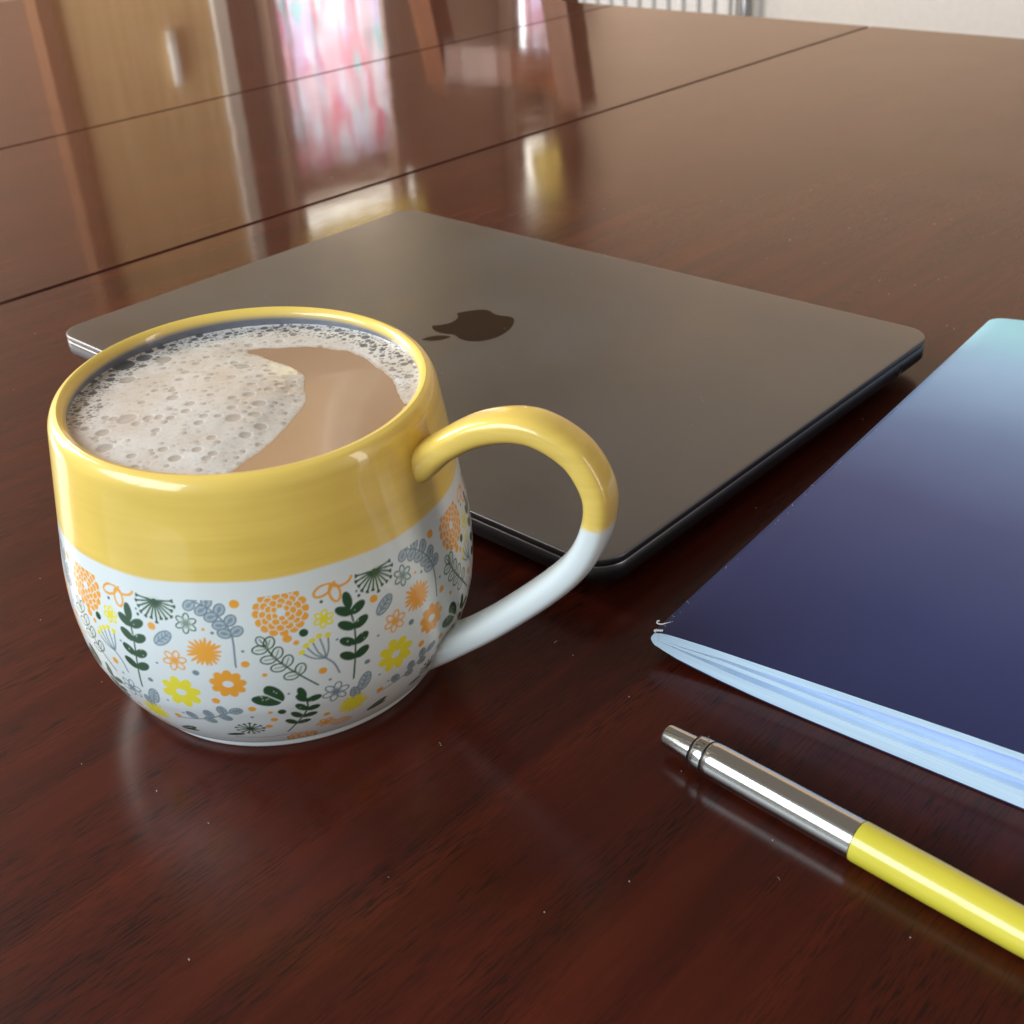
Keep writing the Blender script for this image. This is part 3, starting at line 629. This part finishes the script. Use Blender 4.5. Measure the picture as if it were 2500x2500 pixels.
for k in range(70):      # a string of clear bubbles along the far wall
    a = math.radians(205 - k * 2.75 + random.uniform(-1, 1)); r_ = random.uniform(0.5, 1.25); d_ = LR - r_ - random.uniform(0.8, 3.6)
    if all((d_ * math.cos(a) - b[0]) ** 2 + (d_ * math.sin(a) - b[1]) ** 2 > (r_ + b[2]) ** 2 * 1.1 for b in bub): bub.append((d_ * math.cos(a), d_ * math.sin(a), r_))
tries = 0
while len(bub) < 3600 and tries < 42000:
    tries += 1; a = random.uniform(0, 2 * math.pi); d_ = (LR - 0.5) * math.sqrt(random.random()); x_, y_ = d_ * math.cos(a), d_ * math.sin(a)
    r_ = 0.24 + 0.95 * random.random() ** 4
    if any((x_ - b[0]) ** 2 + (y_ - b[1]) ** 2 < (r_ + b[2]) ** 2 * 0.9 for b in bub): continue
    bub.append((x_, y_, r_))
for x_, y_, r_ in bub:
    i0 = int((x_ - r_ - 0.6) / G + ng / 2); i1 = int((x_ + r_ + 0.6) / G + ng / 2) + 2; j0 = int((y_ - r_ - 0.6) / G + ng / 2); j1 = int((y_ + r_ + 0.6) / G + ng / 2) + 2
    i0, j0 = max(i0, 0), max(j0, 0); sl = (slice(j0, j1), slice(i0, i1))
    if sd[sl].size == 0: continue
    if sd[min(max(int(y_ / G + ng / 2), 0), ng - 1), min(max(int(x_ / G + ng / 2), 0), ng - 1)] < r_ * 0.6: continue
    d = np.hypot(gx[sl] - x_, gy[sl] - y_) / r_
    inn = np.clip((1 - d) * r_ / 0.22 + 0.5, 0, 1)
    dep = min(r_ * 0.34, 0.5) * min(r_ / 0.6, 1); mxc = 0.74 if r_ > 0.9 else 0.70 * (0.30 + 0.70 * max(r_ - 0.25, 0) / 0.65)
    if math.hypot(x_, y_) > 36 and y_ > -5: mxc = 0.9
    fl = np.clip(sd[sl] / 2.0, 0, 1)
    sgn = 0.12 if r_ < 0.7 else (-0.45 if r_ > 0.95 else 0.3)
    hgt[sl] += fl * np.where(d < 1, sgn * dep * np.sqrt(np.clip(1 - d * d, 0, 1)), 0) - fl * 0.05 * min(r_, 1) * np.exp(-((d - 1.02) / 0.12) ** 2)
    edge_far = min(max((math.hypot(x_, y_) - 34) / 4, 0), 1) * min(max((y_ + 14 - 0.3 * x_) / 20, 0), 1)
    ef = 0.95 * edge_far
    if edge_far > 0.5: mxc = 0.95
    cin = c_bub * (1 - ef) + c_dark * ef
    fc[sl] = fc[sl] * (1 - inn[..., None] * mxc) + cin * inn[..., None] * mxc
    if r_ > 1.0 and edge_far < 0.5:
        low = np.clip(1 - np.hypot(gx[sl] - x_, gy[sl] - (y_ - r_ * 0.25)) / (r_ * 0.7), 0, 1)[..., None] * inn[..., None]
        fc[sl] = fc[sl] * (1 - 0.45 * low) + np.array((0.60, 0.50, 0.42)) * 0.45 * low
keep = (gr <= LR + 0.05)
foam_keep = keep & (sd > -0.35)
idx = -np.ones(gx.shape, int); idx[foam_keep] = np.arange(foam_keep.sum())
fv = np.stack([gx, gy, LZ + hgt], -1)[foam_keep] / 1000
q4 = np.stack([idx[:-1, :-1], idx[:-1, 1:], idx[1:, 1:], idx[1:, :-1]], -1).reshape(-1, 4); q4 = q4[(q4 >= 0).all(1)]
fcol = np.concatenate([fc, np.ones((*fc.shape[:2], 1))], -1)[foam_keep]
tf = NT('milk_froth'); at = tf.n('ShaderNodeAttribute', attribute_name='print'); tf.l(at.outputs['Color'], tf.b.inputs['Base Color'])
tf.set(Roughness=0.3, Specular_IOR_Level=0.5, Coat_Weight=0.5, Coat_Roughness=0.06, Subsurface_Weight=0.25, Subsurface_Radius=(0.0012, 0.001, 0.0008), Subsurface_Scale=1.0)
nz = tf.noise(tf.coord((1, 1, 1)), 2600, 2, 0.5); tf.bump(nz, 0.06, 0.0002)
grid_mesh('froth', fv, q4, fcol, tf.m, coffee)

# ================================================================== NOTEBOOK
SA = math.atan2(0.768, 0.640)
nb = tag(empty('notebook', (0.0375, 0.2590, 0.0), SA - math.pi / 2), 'soft notebook with blue cover fading paler to the far end and pale page edges at right', 'notebook')
NL, NWD = 0.262, 0.185
def zt(x): return np.interp(x, [-.0006, 0, .004, .015, .04, .08, .12, .19], [.0084, .0088, .0097, .0107, .0123, .0148, .0170, .0185])
def zb(x): return np.interp(x, [-.002, 0, .002, .006, .012, .02, .03, .045, .19], [.0052, .0040, .0034, .0026, .0019, .0012, .0006, .00025, .00025])
M_PAPER = NT('pale_blue_paper'); _v = M_PAPER.coord((25, 1, 3200)); _n = M_PAPER.noise(_v, 1, 2)
M_PAPER.l(M_PAPER.ramp(_n, [(0.35, (0.54, 0.69, 0.86)), (0.65, (0.66, 0.81, 0.94))]), M_PAPER.b.inputs['Base Color']); M_PAPER.set(Roughness=0.7); M_PAPER.bump(_n, 0.3, 0.0002)
M_PAPER_SHADE = NT('shaded_inner_paper'); _v = M_PAPER_SHADE.coord((25, 1, 2600)); _n = M_PAPER_SHADE.noise(_v, 1, 2)
M_PAPER_SHADE.l(M_PAPER_SHADE.ramp(_n, [(0.35, (0.40, 0.50, 0.88)), (0.65, (0.47, 0.58, 0.93))]), M_PAPER_SHADE.b.inputs['Base Color']); M_PAPER_SHADE.set(Roughness=0.7)  # deeper blue puts the shade between the bundles into the paper colour
def strip(name, lo, hi, xs, y0, y1, mat, parent):
    """a bundle of sheets: cross-section between lo(x) and hi(x), run along the spine"""
    sec = [(x, lo(x)) for x in xs] + [(x, hi(x)) for x in reversed(xs)]
    rings = [[(x, y, z) for x, z in sec] for y in (y0, y1)]
    n = len(sec); V = [p for r in rings for p in r]; k = len(xs); Fc = []
    for j in range(n): Fc.append((j, (j + 1) % n, n + (j + 1) % n, n + j))
    for j in range(k - 1):
        a, b, c, d = j, j + 1, n - 2 - j, n - 1 - j
        Fc.append((a, b, c, d)); Fc.append((n + d, n + c, n + b, n + a))
    return sharp(mesh_obj(name, V, Fc, mat, parent), 40)
xs = list(np.concatenate([np.linspace(0.0002, 0.02, 14), np.linspace(0.024, NWD, 34)]))
T = lambda x, a, b: np.interp(x, [0, .02, .10, .19], [a, a + (b - a) * .25, a + (b - a) * .75, b])
f_lo = lambda x: zb(x) + 0.0003
mid = lambda x, f: f_lo(x) * (1 - f) + (zt(x) - 0.0003) * f
fb = lambda x: np.interp(x, [0, .003, .02, .06, .19], [.50, .47, .40, .34, .30])
fm0 = lambda x: np.interp(x, [0, .003, .02, .06, .19], [.505, .49, .56, .53, .50])
fm1 = lambda x: np.interp(x, [0, .003, .02, .06, .19], [.60, .60, .70, .64, .62])
fu = lambda x: np.interp(x, [0, .003, .02, .06, .19], [.605, .62, .80, .87, .97])
strip('page_bundle', f_lo, lambda x: mid(x, fb(x)), xs, 0.0003, NL - 0.0004, M_PAPER.m, nb)
strip('page_bundle', lambda x: mid(x, fm0(x)), lambda x: mid(x, fm1(x)), xs, 0.0005, NL - 0.0006, M_PAPER.m, nb)
strip('page_bundle', lambda x: mid(x, fu(x)), lambda x: mid(x, .995), xs, 0.0004, NL - 0.0005, M_PAPER.m, nb)
strip('inner_pages', lambda x: mid(x, fb(x)) + 0.00001, lambda x: mid(x, fm0(x)) - 0.00001, xs[2:], 0.0026, NL - 0.003, M_PAPER_SHADE.m, nb)
strip('inner_pages', lambda x: mid(x, fm1(x)) + 0.00001, lambda x: mid(x, fu(x)) - 0.00001, xs[2:], 0.0022, NL - 0.003, M_PAPER_SHADE.m, nb)
# folded spine of the sheets
hp = [(0.0002, float(f_lo(0.0002))), (-0.0012, 0.0046), (-0.0021, 0.0058), (-0.0021, 0.0068), (-0.0013, 0.0080), (0.0002, float(mid(0.0002, .995)))]
hp = catmull(hp, 18); Vt = [(x, y, z) for y in (0.0003, NL - 0.0004) for x, z in hp]; n = len(hp)
Ft = [(j, j + 1, n + j + 1, n + j) for j in range(n - 1)] + [tuple(range(n)), tuple(range(2 * n - 1, n - 1, -1)), (n - 1, 0, n, 2 * n - 1)]
sharp(mesh_obj('page_fold', Vt, Ft, M_PAPER.m, nb), 50)
# cover: upper board, wrapped round the spine, lower board
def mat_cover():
    t = NT('graded_blue_cover'); tc = t.n('ShaderNodeTexCoord'); sp = t.n('ShaderNodeSeparateXYZ'); t.l(tc.outputs['Object'], sp.inputs[0])
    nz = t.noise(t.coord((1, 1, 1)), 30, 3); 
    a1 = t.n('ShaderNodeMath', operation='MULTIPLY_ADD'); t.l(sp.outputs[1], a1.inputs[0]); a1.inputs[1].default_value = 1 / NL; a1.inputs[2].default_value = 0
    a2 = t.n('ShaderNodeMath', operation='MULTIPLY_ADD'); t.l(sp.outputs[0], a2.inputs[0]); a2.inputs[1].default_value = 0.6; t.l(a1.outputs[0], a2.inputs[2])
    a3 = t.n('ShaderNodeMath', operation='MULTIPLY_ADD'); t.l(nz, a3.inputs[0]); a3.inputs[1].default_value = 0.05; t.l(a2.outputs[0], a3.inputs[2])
    col = t.ramp(a3.outputs[0], [(0.03, (0.019, 0.024, 0.088)), (0.20, (0.030, 0.038, 0.120)), (0.42, (0.066, 0.077, 0.175)), (0.62, (0.14, 0.19, 0.33)), (0.82, (0.30, 0.43, 0.62)), (0.97, (0.34, 0.62, 0.72))])  # cover colour grades from navy at the near end to pale cyan
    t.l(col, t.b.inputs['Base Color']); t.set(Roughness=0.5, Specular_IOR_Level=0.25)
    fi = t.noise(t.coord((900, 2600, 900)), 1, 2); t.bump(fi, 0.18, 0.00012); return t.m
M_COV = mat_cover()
def sheet(name, pts, thick, y0, y1, mat, ny=24):
    P = np.array(pts); d = np.gradient(P, axis=0); nrm = np.stack([-d[:, 1], d[:, 0]], 1); nrm /= np.linalg.norm(nrm, axis=1)[:, None]
    sec = np.vstack([P, (P + nrm * thick)[::-1]]); n = len(sec); k = len(P)
    V = []; 
    for y in np.linspace(y0, y1, ny):
        jit = 0.00010 * math.sin(y * 2100) + random.uniform(-1, 1) * 0.00012
        for i_, (x, z) in enumerate(sec): V.append((x + (jit if i_ in (0, n - 1) else 0), y, z))
    Fc = []
    for a in range(ny - 1):
        for j in range(n): Fc.append((a * n + j, a * n + (j + 1) % n, (a + 1) * n + (j + 1) % n, (a + 1) * n + j))
    for o_ in (0, (ny - 1) * n):
        for j in range(k - 1): Fc.append((o_ + j, o_ + j + 1, o_ + n - 2 - j, o_ + n - 1 - j))
    return sharp(mesh_obj(name, V, Fc, mat, nb), 40)
up = [(x, float(zt(x))) for x in np.concatenate([[-0.0006], [0.0012], np.linspace(0.003, 0.02, 8), np.linspace(0.025, NWD + 0.0006, 26)])]
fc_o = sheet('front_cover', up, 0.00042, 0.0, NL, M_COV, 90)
fc_o.data.materials.append(M_PAPER.m)          # the cut edge shows the pale core of the board
for p_ in fc_o.data.polygons:
    if abs(p_.normal.y) > 0.9: p_.material_index = 1
lowc = [(x, float(zb(x))) for x in np.concatenate([np.linspace(0.004, 0.02, 6), np.linspace(0.025, NWD + 0.0006, 20)])]
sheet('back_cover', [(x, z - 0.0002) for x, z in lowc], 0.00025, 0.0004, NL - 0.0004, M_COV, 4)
spn = [(-0.0022, 0.0056), (-0.00245, 0.0066), (-0.0020, 0.0075), (-0.0015, 0.0080), (-0.0008, 0.0083)]
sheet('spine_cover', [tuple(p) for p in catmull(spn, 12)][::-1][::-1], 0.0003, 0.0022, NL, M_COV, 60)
M_FIB = simple('white_fibre', (0.78, 0.76, 0.76), 0.8)
# torn white paper at the near end of the spine, and frayed fibres along it
tv, tfc = [], []
for k in range(14):
    y = random.uniform(0.0002, 0.0009); x = random.uniform(-0.0014, 0.0012); z = float(np.interp(x, [-0.0025, -0.001, 0.0016], [0.0072, 0.0089, 0.0102])) + 0.0001
    p0 = Vector((x, y, z)); p1 = p0 + Vector((random.uniform(-.0005, .0005), random.uniform(-.0002, .0003), random.uniform(0.00002, .0002)))
    a, b = tube([p0, (p0 + p1) / 2 + Vector((0, 0, .0001)), p1], 0.00030, 6); o_ = len(tv); tv += a; tfc += [tuple(i + o_ for i in f_) for f_ in b]
tag(mesh_obj('torn_corner', tv, tfc, M_FIB, nb), kind='stuff')
tv, tfc = [], []
for k in range(34):
    y = random.uniform(0.003, NL * 0.95); p0 = Vector((0.0008 + random.uniform(-.0012, .0006), y, 0.0091)); p1 = p0 + Vector((random.uniform(-.0010, -.0001), random.uniform(-.0008, .0008), random.uniform(0.00005, .0005)))
    a, b = tube([p0, p1], 0.00004, 4); o_ = len(tv); tv += a; tfc += [tuple(i + o_ for i in f_) for f_ in b]
tag(mesh_obj('frayed_spine', tv, tfc, M_FIB, nb), kind='stuff')
th_p = catmull([(0.0010, 0.0066, 0.0092), (-0.0006, 0.0054, 0.0088), (-0.0017, 0.0046, 0.0086), (-0.0026, 0.0043, 0.0087), (-0.0030, 0.0048, 0.0089), (-0.0026, 0.0053, 0.0090)], 30)
Vt, Ft = tube([tuple(p) for p in th_p], [0.00023 + 0.00004 * math.sin(k * 1.7) for k in range(30)], 8); mesh_obj('thread_end', Vt, Ft, M_FIB, nb)

# ================================================================== PEN
PA = math.atan2(-0.7155, 0.6986)
pen = empty('pen', (0.0350, 0.2232, 0.00489), PA); pen.rotation_euler = (0, 0, PA)
tag(pen, 'yellow ballpoint pen with polished steel cap and push button', 'pen')
def turned(name, prof, mat, n=64):
    Vt, Ft = lathe([(r_ * 0.965, z_) for r_, z_ in prof], n); return sharp(mesh_obj(name, [(z, x, y) for x, y, z in Vt], Ft, mat, pen), 38)
def mk_steel():
    t = NT('brushed_steel'); t.set(Base_Color=(0.62, 0.60, 0.57, 1), Metallic=1.0, Roughness=0.17)
    nz = t.noise(t.coord((30, 900, 900)), 1, 2); t.bump(nz, 0.04, 0.0001)
    t.l(t.ramp(nz, [(0.3, (0.14,) * 3), (0.7, (0.22,) * 3)]), t.b.inputs['Roughness']); return t.m
M_ST = mk_steel(); mm = 0.001
turned('button', [(0.3 * mm, 0.0), (2.3 * mm, 0.05 * mm), (2.85 * mm, 0.35 * mm), (3.02 * mm, 0.9 * mm), (3.45 * mm, 8.6 * mm), (3.0 * mm, 8.7 * mm)], M_ST)
M_DK = simple('dark_groove', (0.03, 0.03, 0.035), 0.35, 0.6)
turned('groove', [(3.2 * mm, 8.75 * mm), (4.10 * mm, 8.8 * mm), (4.18 * mm, 9.2 * mm), (3.6 * mm, 9.3 * mm)], M_DK)
ring = turned('ring', [(3.6 * mm, 9.32 * mm), (4.22 * mm, 9.4 * mm), (4.36 * mm, 9.7 * mm), (4.46 * mm, 12.3 * mm), (4.4 * mm, 12.55 * mm), (3.8 * mm, 12.6 * mm)], M_ST)
turned('groove', [(3.8 * mm, 12.62 * mm), (4.42 * mm, 12.65 * mm), (4.44 * mm, 12.95 * mm), (3.8 * mm, 13.0 * mm)], M_DK)
turned('cap', [(3.8 * mm, 13.02 * mm), (4.42 * mm, 13.08 * mm), (4.6 * mm, 13.5 * mm), (4.68 * mm, 15 * mm), (4.85 * mm, 30 * mm), (4.95 * mm, 52.9 * mm), (4.5 * mm, 53.0 * mm)], M_ST)
tb = NT('yellow_plastic'); tb.set(Base_Color=(0.80, 0.66, 0.035, 1), Roughness=0.3, Coat_Weight=0.6, Coat_Roughness=0.05)
_n = tb.noise(tb.coord((1, 1, 1)), 40, 2); tb.l(tb.ramp(_n, [(0.3, (0.68, 0.57, 0.05)), (0.7, (0.74, 0.62, 0.06))]), tb.b.inputs['Base Color'])
turned('barrel', [(4.5 * mm, 53.03 * mm), (4.97 * mm, 53.1 * mm), (5.03 * mm, 53.6 * mm), (5.05 * mm, 70 * mm), (4.9 * mm, 90 * mm), (4.3 * mm, 110 * mm), (3.2 * mm, 124 * mm), (2.9 * mm, 126 * mm)], tb.m)
turned('tip', [(2.7 * mm, 126.02 * mm), (2.6 * mm, 126.5 * mm), (1.2 * mm, 133 * mm), (0.4 * mm, 135 * mm)], M_ST)
# engraved strokes round the ring
gv, gf = [], []
for k in range(15):
    a0 = math.radians(70 + k * 13); 
    for part in random.sample(range(3), 2):
        x0_, x1_ = (10.1, 11.9) if part == 0 else ((10.1, 10.4) if part == 1 else (11.5, 11.9)); da = math.radians(1.6 if part == 0 else 5.5)
        rr_ = 4.45
        o_ = len(gv)
        for x_, a in ((x0_, a0), (x1_, a0), (x1_, a0 + da), (x0_, a0 + da)):
            rq = (4.36 + (x_ - 9.7) * 0.0385 + 0.012) * mm * 0.965; gv.append((x_ * mm, rq * math.cos(a), rq * math.sin(a)))
        gf.append((o_, o_ + 1, o_ + 2, o_ + 3))
eng = mesh_obj('engraving', gv, gf, M_DK, None); eng.parent = ring; tag(eng, kind='stuff')

# ================================================================== LINT
lv, lf = [], []
def onpx(px, py):
    d = F + RR * ((px - 1250) / FPX) + UU * ((1250 - py) / FPX); t = -CAM_H / d.z; return Vector((0, 0, CAM_H)) + d * t
def fibre(p, ln, rad, ang):
    pts = [p + Vector((math.cos(ang + 0.16 * math.sin(k * 1.3)) * ln * k / 5, math.sin(ang + 0.16 * math.sin(k * 1.3)) * ln * k / 5, rad + 0.00012 * math.sin(k))) for k in range(6)]
    a, b = tube(pts, rad, 4); o_ = len(lv); lv.extend(a); lf.extend([tuple(i + o_ for i in f_) for f_ in b])
for k in range(210):
    p = TW(random.uniform(0.03, 0.62), random.uniform(0.02, 0.62), 0.0002)
    if random.random() < 0.25: fibre(p, random.uniform(0.0005, 0.0022), random.uniform(0.00003, 0.00006), random.uniform(0, 6.28))
    else: fibre(p, random.uniform(0.0001, 0.00035), random.uniform(0.00005, 0.00012), random.uniform(0, 6.28))
ct, st = math.cos(TH), math.sin(TH)
for k in range(26):
    x_, y_ = random.uniform(0.03, 0.28), random.uniform(0.03, 0.19)
    fibre(Vector((-0.194655 + x_ * ct - y_ * st, 0.49316 + x_ * st + y_ * ct, 0.0150)), random.uniform(0.0001, 0.0005), random.uniform(0.00005, 0.00010), random.uniform(0, 6.28))
tag(mesh_obj('dust_lint', lv, lf, simple('lint', (0.55, 0.50, 0.46), 0.9)), 'pale dust specks and lint scattered over the tabletop', 'dust', kind='stuff')
